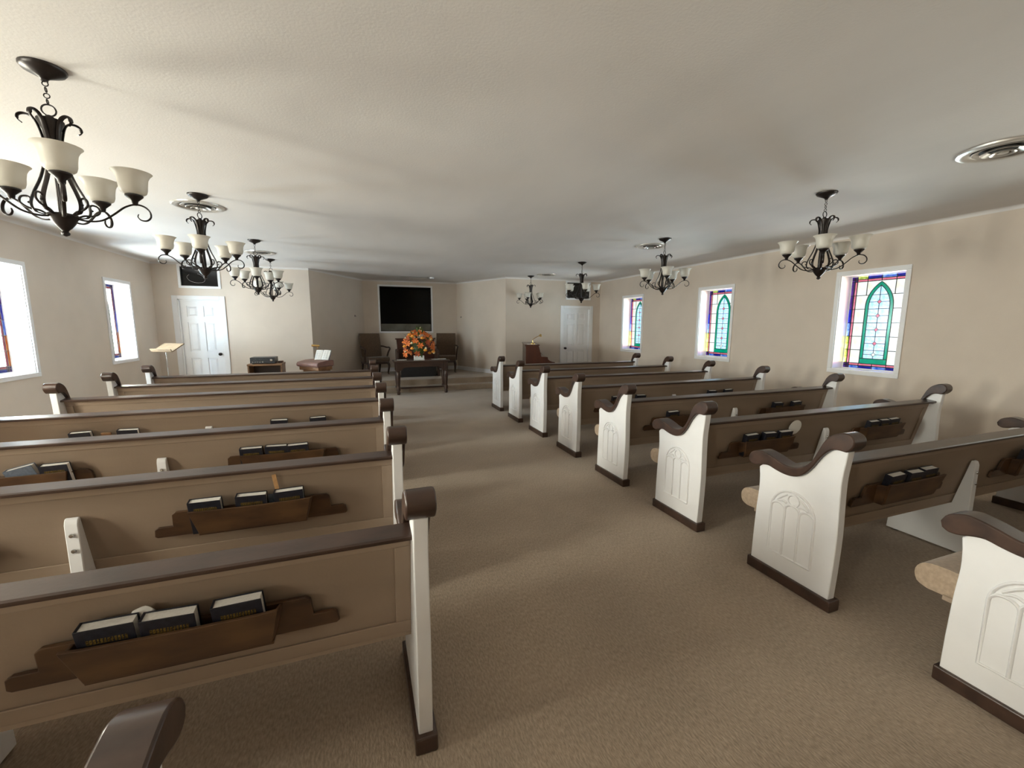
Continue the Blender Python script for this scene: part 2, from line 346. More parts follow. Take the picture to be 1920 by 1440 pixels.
cove('trim_5', CL0, CL1, -1); cove('trim_6', CR0, CR1, 1); cove('trim_7', CL1, CR1, -1)

# ------------------------------------------------------------------ stained glass windows
GW, GH = WW - 2 * CAS, ZT - ZB - 2 * CAS               # glass size
B1, B2 = 0.052, 0.028                                   # blue border, rose strip
FX, F0, F1 = GW / 2 - B1 - B2, B1 + B2, GH - B1 - B2    # field half width, bottom, top
ROWH = (F1 - F0) / 6; VX = 0.152                        # grid
A0, BAND = 0.150, 0.036; ATOP = F1 - 0.012; TS = 0.30; ABOT = F0 + 0.03
def arch(a0, off):
    """right-hand half-width of the pointed arch at height z (off = inset of the band)"""
    c = (TS * TS - a0 * a0) / (2 * a0); R = a0 + c
    def f(z):
        t = ATOP - z
        if t >= TS: return a0 - off
        v = (R - off) ** 2 - (TS - t) ** 2
        return max(0.0, math.sqrt(v) - c) if v > 0 else 0.0
    return f
aO, aI = arch(A0, 0), arch(A0, BAND)
def zapex(off):
    c = (TS * TS - A0 * A0) / (2 * A0); R = A0 + c - off; return ATOP - TS + math.sqrt(R * R - c * c)
ZI = zapex(BAND)
pane_defs = []                                          # (polygon (x,z), material)
def pz(poly, m): pane_defs.append((poly, m))
rows = [F0 + ROWH * i for i in range(7)]
rng = random.Random(3)
side_cols = ['g_lime', 'g_lime', 'g_sky', 'g_blue', 'g_purple', 'g_purple']
for s in (-1, 1):                                       # side borders in seven lengths
    for i in range(6):
        x0, x1 = sorted((s * GW / 2, s * (GW / 2 - B1)))
        pz([(x0, rows[i]), (x1, rows[i]), (x1, rows[i + 1]), (x0, rows[i + 1])], side_cols[i])
        x0, x1 = sorted((s * FX, s * (FX + B2)))
        pz([(x0, rows[i]), (x1, rows[i]), (x1, rows[i + 1]), (x0, rows[i + 1])], 'g_pink')
    for z0, z1 in ((0, F0), (F1, GH)):
        x0, x1 = sorted((s * GW / 2, s * FX)); pz([(x0, z0), (x1, z0), (x1, z1), (x0, z1)], 'g_purple')
xs4 = [-FX, -VX, 0, VX, FX]
for (z0, z1, cs) in ((0, B1, ['g_sky', 'g_blue', 'g_sky', 'g_blue']), (GH - B1, GH, ['g_lime', 'g_blue', 'g_sky', 'g_blue'])):
    for i in range(4): pz([(xs4[i], z0), (xs4[i + 1], z0), (xs4[i + 1], z1), (xs4[i], z1)], cs[i])
for (z0, z1) in ((B1, F0), (F1, GH - B1)):
    for i in range(4): pz([(xs4[i], z0), (xs4[i + 1], z0), (xs4[i + 1], z1), (xs4[i], z1)], 'g_pink')
def samp(z0, z1, n=6): return [z0 + (z1 - z0) * k / n for k in range(n + 1)]
for s in (-1, 1):
    for i in range(6):                                  # cream field beside the arch
        z0, z1 = rows[i], rows[i + 1]
        if i == 0:
            pz([(s * FX, z0), (s * A0, z0), (s * A0, z1), (s * FX, z1)], 'g_cream'); continue
        inner = [(s * aO(z), z) for z in samp(z0, min(z1, ATOP))]
        if i == 5:
            sp = [(s * max(aO(z), 0), z) for z in samp(z0, ATOP)]
            pz([(s * FX, z0), (s * VX, z0), (s * VX, z1), (s * FX, z1)], 'g_cream')
            pz([(s * VX, z0)] + sp + [(0, z1), (s * VX, z1)], 'g_cream')
        else: pz([(s * FX, z0)] + inner + [(s * FX, z1)], 'g_cream')
    # emerald arch band: two straight lengths and two curved ones a side
    for z0, z1 in ((ABOT, rows[2]), (rows[2], ATOP - TS), (ATOP - TS, ATOP)):
        o_ = [(s * aO(z), z) for z in samp(z0, z1, 8)]; i_ = [(s * aI(z), z) for z in samp(z0, min(z1, ZI), 8)]
        pz(o_ + i_[::-1], 'g_green')
    pz([(s * A0, F0), (0, F0), (0, ABOT + BAND), (s * (A0 - BAND), ABOT + BAND), (s * (A0 - BAND), ABOT), (s * A0, ABOT)], 'g_green')
    # panes inside the arch: two to a row, cut round the diamonds
    dm = 0.024
    for i in range(6):
        z0, z1 = max(rows[i], ABOT + BAND), min(rows[i + 1], ZI)
        zm = (rows[i] + rows[i + 1]) / 2
        if i == 0: zm = (z0 + z1) / 2
        if i == 5:
            pz([(0, z0)] + [(s * aI(z), z) for z in samp(z0, z1)], 'g_ice'); continue
        pz([(0, z0), (s * aI(z0), z0), (s * aI(zm), zm), (s * dm, zm), (0, zm - dm * 1.1)], 'g_ice')
        pz([(0, zm + dm * 1.1), (s * dm, zm)] + [(s * aI(z), z) for z in samp(zm, z1, 4)] + [(0, z1)], 'g_ice')
dia = []
for i in range(5):
    z0, z1 = max(rows[i], ABOT + BAND), rows[i + 1]; zm = (rows[i] + rows[i + 1]) / 2 if i else (z0 + z1) / 2
    dia.append(zm); pz([(0, zm - .026), (.024, zm), (0, zm + .026), (-.024, zm)], 'g_pink' if i else 'g_cream')
PANES = {0: [], 1: []}
DARKENED = {'g_blue': 'd_blue', 'g_purple': 'd_purple', 'g_sky': 'd_sky', 'g_lime': 'd_lime', 'g_pink': 'd_pink', 'g_green': 'd_green'}  # left windows take the tints darkened against their brighter lamps
for poly, m in pane_defs:
    cx = sum(p[0] for p in poly) / len(poly); cz = sum(p[1] for p in poly) / len(poly)
    for k in (0, 1):
        me = MB().prism([(x - cx, z - cz) for x, z in poly], -0.002, 0.002, 1).mesh('pane', DARKENED.get(m, m) if k else m); PANES[k].append((me, cx, cz))
def came():
    mb = MB(); t, d = 0.0050, 0.003
    def bar(x0, x1, z0, z1): mb.box(min(x0, x1), max(x0, x1), -d, d, min(z0, z1), max(z0, z1))
    for z in [B1, F0, F1, GH - B1]: bar(-GW / 2, GW / 2, z - t, z + t)
    for s in (-1, 1):
        for x in (s * FX, s * (FX + B2)): bar(x - t, x + t, 0, GH)
        for z in rows[1:6]: bar(s * aO(z), s * GW / 2, z - t * .8, z + t * .8)
        bar(s * VX - t * .8, s * VX + t * .8, rows[5], GH); bar(s * VX - t * .8, s * VX + t * .8, 0, F0)
        mb.tube([(s * aO(z), 0, z) for z in samp(F0, ATOP, 30)], t, 6); mb.tube([(s * aI(z), 0, z) for z in samp(ABOT + BAND, ZI, 30)], t, 6)
        for i in range(6):
            zz = rows[i + 1]
            if i < 5: bar(0, s * aI(zz), zz - t * .7, zz + t * .7)
        for zm in dia:
            bar(s * .024, s * aI(zm), zm - t * .7, zm + t * .7)
            mb.tube([(0, 0, zm - .026), (s * .024, 0, zm), (0, 0, zm + .026)], t * .7, 5)
    bar(-t, t, F1, GH); bar(-t, t, 0, F0); bar(-A0, A0, ABOT + BAND - t, ABOT + BAND + t)
    zs = [ABOT + BAND] + [v for zm in dia for v in (zm - .026, zm + .026)] + [ZI]
    for k in range(0, len(zs), 2): bar(-t * .7, t * .7, zs[k], zs[k + 1])
    return mb.mesh('lead_came', 'lead')
CAME = came()
def ring_boards(w0, h0, w1, h1, y0, y1, zc):
    """rectangular frame between inner (w0,h0) and outer (w1,h1) sizes, centred on zc"""
    mb = MB(); a, b, c, d = w0 / 2, h0 / 2, w1 / 2, h1 / 2
    mb.box(-c, c, y0, y1, zc + b, zc + d); mb.box(-c, c, y0, y1, zc - d, zc - b); mb.box(-c, -a, y0, y1, zc - b, zc + b); mb.box(a, c, y0, y1, zc - b, zc + b); return mb
zc = (ZT - ZB) / 2
CASING = ring_boards(GW, GH, WW, ZT - ZB, -0.016, 0.0, zc).mesh('casing', 'trim')
JAMB = ring_boards(GW - .016, GH - .016, GW, GH, 0.0, GREC + .02, zc).mesh('jamb', 'trim')
SASH = ring_boards(GW - .034, GH - .034, GW - .016, GH - .016, GREC - .012, GREC + .016, zc).mesh('sash', 'trim')
ONEPANE = MB().box(-GW / 2, GW / 2, -.002, .002, 0, GH).mesh('pane', 'g_cream')
def window(name, x, y, rz, full, darkened=0):
    w = struct(empty(name, (x, y, ZB), rz))
    link('casing', CASING, w, bevel=.004); link('jamb', JAMB, w); link('sash', SASH, w)
    link('lead_came', CAME, w, (0, GREC, CAS))
    if full:
        for me, cx, cz in PANES[darkened]: link('pane', me, w, (cx, GREC, cz + CAS))
    else: link('pane', ONEPANE, w, (0, GREC, CAS))
    return w
for i, y in enumerate(WIN_R): window('window_%d' % (i + 1), XR, y, -PI / 2, i < 3)
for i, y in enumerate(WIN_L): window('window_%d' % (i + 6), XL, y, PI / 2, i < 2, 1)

# ------------------------------------------------------------------ doors and transoms in the front wall
def door(name, hole, knob_side, cas=0.085):
    x0, x1, z0, z1 = hole; cx = (x0 + x1) / 2; w = (x1 - x0)
    d = struct(empty(name, (cx, YF, 0))); hw_ = w / 2
    m1 = MB(); c = cas; m1.box(-hw_ - c, -hw_, -.018, 0, 0, z1 + c * .8); m1.box(hw_, hw_ + c, -.018, 0, 0, z1 + c * .8); m1.box(-hw_, hw_, -.018, 0, z1, z1 + c * .8)
    m1.build('casing', 'trim', d, bevel=.006)
    m1 = MB(); m1.box(-hw_, -hw_ + .018, 0, .14, 0, z1); m1.box(hw_ - .018, hw_, 0, .14, 0, z1); m1.box(-hw_, hw_, 0, .14, z1 - .018, z1); m1.build('jamb', 'trim', d)
    y = 0.045; a = hw_ - .018
    sl = MB(); sl.box(-a, a, y + .014, y + .04, .01, z1 - .018)
    cols = [(-a + .10, -.045), (.045, a - .10)]; rws = [(.20, .80), (.93, 1.48), (1.58, z1 - .12)]
    us = [-a, -a + .10, -.045, .045, a - .10, a]; zs = [.01, .20, .80, .93, 1.48, 1.58, z1 - .12, z1 - .018]
    for i in range(5):
        for k in range(7):
            if i in (1, 3) and k in (1, 3, 5): continue
            sl.box(us[i], us[i + 1], y, y + .014, zs[k], zs[k + 1])
    slb = sl.build('door_slab', 'trim', d)
    for (u0, u1) in cols:
        for (w0, w1) in rws:
            mb = MB(); e = .016; f = .045
            A = [(u0 + e, y + .0138, w0 + e), (u1 - e, y + .0138, w0 + e), (u1 - e, y + .0138, w1 - e), (u0 + e, y + .0138, w1 - e)]
            B = [(u0 + f, y + .004, w0 + f), (u1 - f, y + .004, w0 + f), (u1 - f, y + .004, w1 - f), (u0 + f, y + .004, w1 - f)]
            mb.add(A + B, [(0, 1, 2, 3), (4, 5, 6, 7), (0, 1, 5, 4), (1, 2, 6, 5), (2, 3, 7, 6), (3, 0, 4, 7)]); mb.build('raised_panel', 'trim', slb)
    kx = knob_side * (a - .055)
    k = MB().lathe([(.026, 0), (.026, .006), (.010, .010), (.010, .03), (.024, .038), (.030, .052), (.024, .066), (.004, .070)], 16).build('door_knob', 'knob', d, smooth=50)
    k.location = (kx, y, .868); k.rotation_euler = (PI / 2, 0, 0)
    return d
door('door_1', DL, 1); door('door_2', DR, -1)
def transom(name, hole):
    x0, x1, z0, z1 = hole; cx = (x0 + x1) / 2; w = x1 - x0; h = z1 - z0
    d = struct(empty(name, (cx, YF, z0)))
    ring_boards(w, h, w + .085, h + .085, -.016, 0, h / 2).build('casing', 'trim', d, bevel=.004)
    MB().box(-w / 2, w / 2, .03, .036, 0, h).build('pane', 'glassdark', d)
    ring_boards(w - .02, h - .02, w, h, .0, .03, h / 2).build('stop', 'void', d)
    return d
t1 = transom('window_11', TL_); transom('window_12', TR_)
MB().tube(spline([(-.16, .020, .21), (-.20, .020, .16), (-.15, .020, .09), (-.04, .020, .06), (.06, .020, .08), (.08, .020, .14), (.03, .020, .20), (-.03, .020, .225)], 5), .0035, 6).build('wire_loop', 'steel', t1, smooth=60)

# ================================================================== PEWS
PEWL = 2.68; PT = 0.048; CW = 0.094                      # length between ends, end thickness, cap width
yr7, pr_row = 1.278, 0.884; yl7, pl_row = 1.257, 0.864; XCR, XCL = 3.53, -1.19
white_prof = [(0.458, .055), (0.012, .055)] + spline([(.006, .20), (.002, .40), (.008, .60), (.008, .70), (.001, .776), (-.005, .838)], 3) + \
    spline([(.038, .842), (.071, .825), (.108, .780), (.146, .713), (.187, .663), (.233, .639), (.283, .634), (.336, .642), (.382, .653), (.419, .649), (.452, .622)], 3) + \
    spline([(.446, .575), (.443, .497), (.451, .366), (.456, .195)], 3)
cap_top = spline([(.512, .668), (.492, .702), (.444, .722), (.405, .719), (.355, .706), (.303, .689), (.252, .684), (.204, .697), (.168, .725), (.141, .764), (.122, .809), (.100, .861), (.074, .898), (.037, .922), (.008, .931), (-.020, .924), (-.036, .902), (-.036, .874), (-.020, .850)], 3)
cap_bot = spline([(-.006, .838), (.038, .840), (.071, .823), (.108, .778), (.146, .711), (.187, .661), (.233, .637), (.283, .632), (.336, .640), (.382, .651), (.419, .645), (.452, .634), (.484, .632), (.506, .645)], 3)
cap_prof = cap_top + cap_bot
END = MB().prism(white_prof, -PT / 2, PT / 2, 0).mesh('end_panel', 'white', 35)
CAP = MB().prism(cap_prof, -CW / 2, CW / 2, 0).mesh('scroll_cap', 'wood', 40)
SHOE = MB().box(-PT / 2 - .014, PT / 2 + .014, -.008, .472, 0, .062).mesh('base_shoe', 'wood')
def tracery():
    mb = MB(); x = 0.0; r = .0068
    y0, y1, zb = .113, .355, .163; ym = (y0 + y1) / 2; zs = .42; R = (y1 - y0) / 2
    outl = [(y0, zb), (y0, zs)] + [(ym - R * math.cos(a), zs + R * 1.03 * math.sin(a)) for a in [PI * k / 16 for k in range(1, 16)]] + [(y1, zs), (y1, zb), (y0, zb)]
    def tb(pts): mb.tube([(x, p[0], p[1]) for p in pts], r, 6, up=(1, 0, 0))
    tb(outl)
    w = (y1 - y0) / 3
    for k in (1, 2): tb([(y0 + w * k, zb), (y0 + w * k, .435)])
    for k in range(3):
        c = y0 + w * (k + .5); zz = .425 if k != 1 else .435
        tb([(c - w / 2 * math.cos(a), zz + w * .42 * math.sin(a)) for a in [PI * j / 10 for j in range(11)]])
    mb.ring(.031, r, (x, ym, .497), 20, 6, 'x')
    for s in (-1, 1): tb(spline([(ym + s * .034, .470), (ym + s * .055, .478), (ym + s * .085, .468)], 4)); tb(spline([(ym + s * .034, .520), (ym + s * .062, .500), (ym + s * .090, .472)], 4))
    return mb.mesh('carved_tracery', 'white', 60)
TRAC = tracery()
IN = PEWL / 2 - PT / 2
by = lambda z: .078 + (.735 - z) * .22                   # rear face of the reclined back at height z
def back_sheet(x0, x1, z0, z1, front, rear):
    mb = MB(); return mb.prism([(by(z0) + rear, z0), (by(z1) + rear, z1), (by(z1) + front, z1), (by(z0) + front, z0)], x0, x1, 0)
PANEL = back_sheet(-IN, IN, .335, .755, .030, .008).mesh('back_panel', 'tan')
mb = MB()
for a in ((-IN, IN, .708, .755), (-IN, IN, .335, .388), (-IN, -IN + .052, .388, .708), (IN - .052, IN, .388, .708)):
    q = back_sheet(a[0], a[1], a[2], a[3], .008, 0); mb.add(q.v, q.f)
BFRAME = mb.mesh('back_frame', 'tanf')
RAIL = MB().prism([(.030, .754), (.028, .758), (.028, .766), (.033, .771), (.104, .781), (.110, .777), (.110, .754)], -IN, IN, 0).mesh('top_rail', 'wood', 35)
SEAT = MB().prism(spline([(.19, .40), (.24, .440), (.35, .446), (.50, .452), (.57, .440), (.598, .400), (.588, .352), (.55, .335)], 3) + [(.20, .345)], -IN, IN, 0).mesh('seat_cushion', 'cush', 50)
SBOARD = MB().box(-IN, IN, .17, .50, .318, .342).mesh('seat_board', 'tanf')
FIN = MB().prism(spline([(.104, .618), (.090, .612), (.082, .590)], 3) + [(.078, .012), (.488, .012), (.470, .318), (.165, .318)], -.024, .024, 0).mesh('centre_support', 'white', 30)
BOLT = MB().lathe([(.0095, 0), (.0095, .003), (.007, .006), (.001, .0065)], 12).mesh('bolt', 'steel', 40)
FOOT = MB().lathe([(.012, 0), (.016, .004), (.010, .014)], 12).mesh('foot_glide', 'steel', 40)
def rack_meshes():
    rb = MB()
    def step(x, z): return (x, z)
    poly = [(-.41, .470), (-.405, .505), (-.39, .515), (-.335, .515), (-.33, .575), (-.315, .588), (.315, .588), (.33, .575), (.335, .515), (.39, .515), (.405, .505), (.41, .470), (.40, .462), (-.40, .462)]
    n = len(poly); vs = [(x, by(z) - .0005, z) for x, z in poly] + [(x, by(z) - .0165, z) for x, z in poly]
    rb.add(vs, [tuple(range(n)), tuple(range(n, 2 * n))[::-1]] + [(i, n + i, n + (i + 1) % n, (i + 1) % n) for i in range(n)])
    fb = MB(); t = .012
    fy = lambda z: by(.48) - .056 - (z - .478) * .26
    pol = [(-.222, .478), (.222, .478), (.238, .550), (.250, .602), (.2, .598), (0, .596), (-.2, .598), (-.250, .602), (-.238, .550)]
    n = len(pol); vs = [(x, fy(z), z) for x, z in pol] + [(x, fy(z) - t, z) for x, z in pol]
    fb.add(vs, [tuple(range(n)), tuple(range(n, 2 * n))[::-1]] + [(i, n + i, n + (i + 1) % n, (i + 1) % n) for i in range(n)])
    for s in (-1, 1):                                     # slanting bin ends
        a = [(s * .222, fy(.478), .478), (s * .226, by(.478) - .017, .478), (s * .254, by(.585) - .017, .585), (s * .246, fy(.592), .592)]
        b = [(p[0] - s * .010, p[1], p[2]) for p in a]
        fb.add(a + b, [(0, 1, 2, 3), (7, 6, 5, 4), (0, 4, 5, 1), (1, 5, 6, 2), (2, 6, 7, 3), (3, 7, 4, 0)])
    sh = MB().box(-.225, .225, fy(.478) - .004, by(.478) - .016, .470, .480)
    return rb.mesh('book_rack', 'rack'), fb.mesh('rack_front', 'rack'), sh.mesh('rack_shelf', 'rack')
RB, RF, RS = rack_meshes()
def pew_proto(loc):
    r = empty('pew', loc)
    for s in (-1, 1):
        e = link('end_panel', END, r, (s * PEWL / 2, 0, 0), bevel=.004)
        link('carved_tracery', TRAC, e, (s * (PT / 2 + .0005), 0, 0))
        link('scroll_cap', CAP, r, (s * PEWL / 2, 0, 0), bevel=.006); link('base_shoe', SHOE, r, (s * PEWL / 2, 0, 0), bevel=.006)
    link('back_panel', PANEL, r); link('back_frame', BFRAME, r, bevel=.003); link('top_rail', RAIL, r); link('seat_cushion', SEAT, r); link('seat_board', SBOARD, r)
    f = link('centre_support', FIN, r, bevel=.006)
    for z in (.545, .475): link('bolt', BOLT, f, (0, .079, z), (PI / 2, 0, 0))
    for y in (.12, .44): link('foot_glide', FOOT, f, (0, y, 0))
    for s in (-1, 1):
        k = link('book_rack', RB, r, (s * .675, 0, 0), bevel=.003); link('rack_front', RF, k, bevel=.002); link('rack_shelf', RS, k)
    return r
SIDE = {'R': 'on the piano side', 'L': 'on the organ side'}
PEW = {}
proto = None
for side in 'RL':
    for n in range(1, 9):
        loc = (XCR, yr7 + (7 - n) * pr_row, 0) if side == 'R' else (XCL, yl7 + (7 - n) * pl_row, 0)
        if side == 'L' and n == 8: loc = (-.415 - PEWL / 2, .425, 0)
        if proto is None: o = proto = pew_proto(loc)
        else: o = copy_tree(proto); o.location = loc
        lab = 'tan pew with white ends and brown scroll caps, %s row, %s' % (ORD[n], SIDE[side])
        if side == 'L' and n == 8: lab = 'rear white and tan pew set back from the aisle on the organ side'
        tag(o, lab, 'pew', 'pews'); PEW[side, n] = o
# the pews' own copies are complete; parts share mesh data

# ------------------------------------------------------------------ hymnals in the racks
BT, BWd, BH = 0.036, 0.124, 0.168
def hymnal_meshes(cm):
    c = MB(); c.box(-BWd / 2, BWd / 2, -BT / 2, -BT / 2 + .003, 0, BH); c.box(-BWd / 2, BWd / 2, BT / 2 - .003, BT / 2, 0, BH); c.box(-BWd / 2 - .003, -BWd / 2 + .003, -BT / 2, BT / 2, 0, BH)
    p = MB().box(-BWd / 2 + .003, BWd / 2 - .004, -BT / 2 + .003, BT / 2 - .003, .004, BH - .004)
    return c.mesh('cover', cm), p.mesh('page_block', 'pages')
HC, HPg = hymnal_meshes('navy'); HC2, _x = hymnal_meshes('slate')
st = MB(); rg = random.Random(5)
for row, (zz, hh, n) in enumerate(((.120, .016, 12), (.102, .010, 10))):
    for k in range(n):
        x = -.045 + .09 * (k + .5) / n; w = .0022 + rg.random() * .0010
        st.add([(x - w, -BT / 2 - .0006, zz), (x + w, -BT / 2 - .0006, zz), (x + w + .001, -BT / 2 - .0006, zz + hh), (x - w + .001, -BT / 2 - .0006, zz + hh)], [(0, 1, 2, 3)])
        if rg.random() < .6: q = zz + rg.choice((0, hh * .45, hh - .003)); st.add([(x - .0035, -BT / 2 - .0006, q), (x + .0035, -BT / 2 - .0006, q), (x + .0035, -BT / 2 - .0006, q + .003), (x - .0035, -BT / 2 - .0006, q + .003)], [(0, 1, 2, 3)])
STAMP = st.mesh('gold_lettering', 'gold')
BOOKS = {('L', 7): [.52, .655, .825], ('L', 6): [.49, .67, .835], ('L', 5): [.49, .63, .765, -.48], ('L', 4): [.51, .815, -.785, -.51],
         ('R', 7): [-.83, -.68, -.54, .53, .68], ('R', 6): [-.84, -.67, -.51, .53, .67, .81], ('R', 5): [-.80, .55, .82], ('R', 4): [-.82, -.51, .55, .82]}
slot = lambda k, n: ['one', 'two', 'three', 'four'][k]
for (side, n), xs in BOOKS.items():
    o = PEW[side, n]
    for grp_s in (1, -1):
        g = sorted([x for x in xs if x * grp_s > 0], key=lambda x: abs(x), reverse=True)
        aisle = (grp_s == 1) == (side == 'L')
        for k, x in enumerate(g):
            zb_ = .481; lean = math.radians(10.5 + 1.2 * ((k * 7 + n) % 3))
            h = empty('hymnal', (o.location.x + x, o.location.y + by(zb_) - .0385, zb_)); h.rotation_euler = (lean, math.radians(((k * 5 + n * 3) % 3 - 1) * 1.5), 0)
            link('cover', HC, h, bevel=.0015); link('page_block', HPg, h); link('gold_lettering', STAMP, h)
            pos = (['nearest the %s' % ('aisle' if aisle else 'wall'), 'second from the %s' % ('aisle' if aisle else 'wall'), 'third from the %s' % ('aisle' if aisle else 'wall')][k]) if len(g) > 1 else 'standing alone'
            tag(h, 'dark hymnal %s, %s rack of %s-row pew %s' % (pos, 'aisle-end' if aisle else 'wall-end', ORD[n], SIDE[side]), 'book', 'hymnals in the pew racks')
def at_rack(side, n, x, z, dy=0.0):
    o = PEW[side, n].location; return (o.x + x, o.y + by(z) - .020 + dy, z)
g_ = empty('song_book', at_rack('L', 5, -.60, .481, -.016)); g_.rotation_euler = (math.radians(11), math.radians(-14), 0)
link('cover', HC2, g_, bevel=.0015); link('page_block', HPg, g_); tag(g_, 'grey-blue song book leaning in the wall-end rack of the fifth-row pew', 'book')
ge = MB().box(-.022, .022, -.0015, .0015, 0, .150).build('offering_envelope', 'slate', bevel=.001); ge.location = at_rack('L', 6, .755, .481, -.004); ge.rotation_euler = (math.radians(12), math.radians(2), 0)
tag(ge, 'grey-blue envelope between two hymnals in the sixth-row pew rack on the organ side', 'envelope')
# hand fan (paper on a pale stick), paper scraps
fan = empty('hand_fan', at_rack('R', 6, -.42, .49, .004)); fan.rotation_euler = (math.radians(12), math.radians(12), 0)
MB().box(-.006, .006, -.002, .002, 0, .15).build('stick', 'stick', fan)
mb = MB().prism([(.062 * math.cos(a) * 1.0, .175 + .060 * math.sin(a)) for a in [2 * PI * k / 20 for k in range(20)]], -.0025, -.0005, 1); mb.build('paper_blade', 'paper', fan)
tag(fan, 'white round paper hand fan sticking out of a pew rack beside three hymnals', 'fan')
stk = empty('fan_stick', at_rack('L', 6, .79, .50, .006)); stk.rotation_euler = (math.radians(12), math.radians(-5), 0)
MB().box(-.009, .009, -.002, .002, 0, .232).build('stick', 'stick', stk, bevel=.001); MB().box(-.009, .009, -.0026, -.0018, .03, .06).build('paper_band', 'paper', stk)
tag(stk, 'flat pale wooden fan stick standing behind a hymnal in the sixth-row pew rack', 'stick')
pc = empty('crumpled_paper', at_rack('L', 7, .585, .60, .012)); pc.rotation_euler = (math.radians(12), 0, 0)
q = spline([(-.030, 0, .030), (-.018, 0, .055), (.004, 0, .062), (.026, 0, .056), (.034, 0, .034)], 4)
mb = MB(); nq = len(q); mb.add([(a[0], -.003 + .003 * math.sin(i * .9), a[2]) for i, a in enumerate(q)] + [(a[0] * .9, .002 * math.sin(i * 1.3), -.06 + .1 * a[2]) for i, a in enumerate(q)], [(i, i + 1, nq + i + 1, nq + i) for i in range(nq - 1)])
oo = mb.build('sheet', 'paper', pc, smooth=60); sm = oo.modifiers.new('thick', 'SOLIDIFY'); sm.thickness = .0015
tag(pc, 'curled white paper tucked behind hymnals in the seventh-row pew rack on the organ side', 'paper')
nb = MB().box(-.03, .03, -.006, .006, 0, .150).build('offering_envelopes', 'oak', bevel=.002); nb.location = at_rack('L', 4, -.64, .481, -.022); nb.rotation_euler = (math.radians(12), 0, 0)
tag(nb, 'small bundle of brown envelopes between two hymnals in the fourth-row rack on the organ side', 'envelopes')

# ================================================================== CHANDELIERS
def chandelier_proto():
    r = empty('chandelier')                              # origin at the ceiling
    z = lambda v: v - 2.563
    MB().lathe([(.078, 0), (.078, z(2.556)), (.070, z(2.545)), (.040, z(2.530)), (.020, z(2.520)), (.012, z(2.512)), (.012, z(2.506))], 28).build('canopy', 'bronze', r, smooth=40)
    for k in range(4):
        zz = z(2.496 - k * .025); MB().ring(.010, .0024, (0, 0, zz), 14, 6, 'x' if k % 2 else 'y').build('chain_link', 'bronze', r, smooth=60)
    MB().ring(.024, .0035, (0, 0, z(2.386)), 20, 6, 'y').build('hanging_ring', 'bronze', r, smooth=60)
    MB().lathe([(.010, z(2.364)), (.014, z(2.360)), (.014, z(2.350)), (.046, z(2.345)), (.046, z(2.336)), (.030, z(2.30)), (.024, z(2.25)), (.022, z(2.21)), (.013, z(2.195)), (.008, z(2.17)), (.007, z(1.94))], 20).build('column', 'bronze', r, smooth=40)
    MB().lathe([(.020, z(1.945)), (.052, z(1.938)), (.056, z(1.928)), (.048, z(1.918)), (.040, z(1.900)), (.026, z(1.880)), (.014, z(1.868)), (.011, z(1.862)), (.016, z(1.855)), (.014, z(1.847)), (.003, z(1.840))], 20).build('hub', 'bronze', r, smooth=40)
    NA = 5
    strap = spline([(.092, 2.316), (.104, 2.328), (.102, 2.347), (.085, 2.356), (.062, 2.350), (.047, 2.330), (.036, 2.290), (.029, 2.240), (.034, 2.180), (.056, 2.095), (.088, 2.020), (.100, 1.975), (.088, 1.942), (.050, 1.930)], 4)
    arm = spline([(.040, 1.925), (.085, 1.918), (.135, 1.928), (.180, 1.962), (.222, 2.000), (.262, 2.018), (.296, 2.012), (.316, 1.990), (.318, 1.964), (.302, 1.946), (.280, 1.946), (.268, 1.960), (.272, 1.974)], 4)
    scroll = spline([(.050, 1.932), (.075, 1.948), (.110, 1.955), (.135, 1.975), (.130, 2.000), (.108, 2.004), (.098, 1.988), (.110, 1.976)], 4)
    sr = [.0105 if 4 < i < len(strap) - 4 else .006 for i in range(len(strap))]
    ar = [.0075] * (len(arm) - 14) + [.0075 - .0003 * k for k in range(14)]
    S = MB().tube([(a, 0, z(b)) for a, b in strap], sr, 8, .45, up=(0, 0, 1)).mesh('strap', 'bronze', 60)
    # straps are flat ribbons: broad across, thin along the radius
    A = MB().tube([(a, 0, z(b)) for a, b in arm], ar, 8, .55, up=(0, 0, 1)).mesh('arm', 'bronze', 60)
    Q = MB().tube([(a, 0, z(b)) for a, b in scroll], .0045, 6).mesh('inner_scroll', 'bronze', 60)
    CUP = MB().lathe([(.008, z(2.014)), (.012, z(2.020)), (.014, z(2.034)), (.030, z(2.050)), (.036, z(2.056)), (.036, z(2.062)), (.030, z(2.064))], 18).mesh('candle_cup', 'bronze', 40)
    SH = MB().lathe([(.030, z(2.064)), (.040, z(2.066)), (.050, z(2.074)), (.055, z(2.090)), (.057, z(2.115)), (.061, z(2.140)), (.070, z(2.158)), (.080, z(2.168)), (.077, z(2.169)), (.067, z(2.158)), (.058, z(2.140)), (.054, z(2.115)), (.051, z(2.090)), (.046, z(2.077)), (.032, z(2.070))], 28).mesh('lamp_shade', 'shade', 50)
    for k in range(NA):
        a = 2 * PI * k / NA
        link('strap', S, r, rot=(0, 0, a + PI / NA)); am = link('arm', A, r, rot=(0, 0, a)); link('inner_scroll', Q, r, rot=(0, 0, a + PI / NA))
        link('candle_cup', CUP, am, (.262, 0, 0)); link('lamp_shade', SH, am, (.262, 0, 0))
    return r
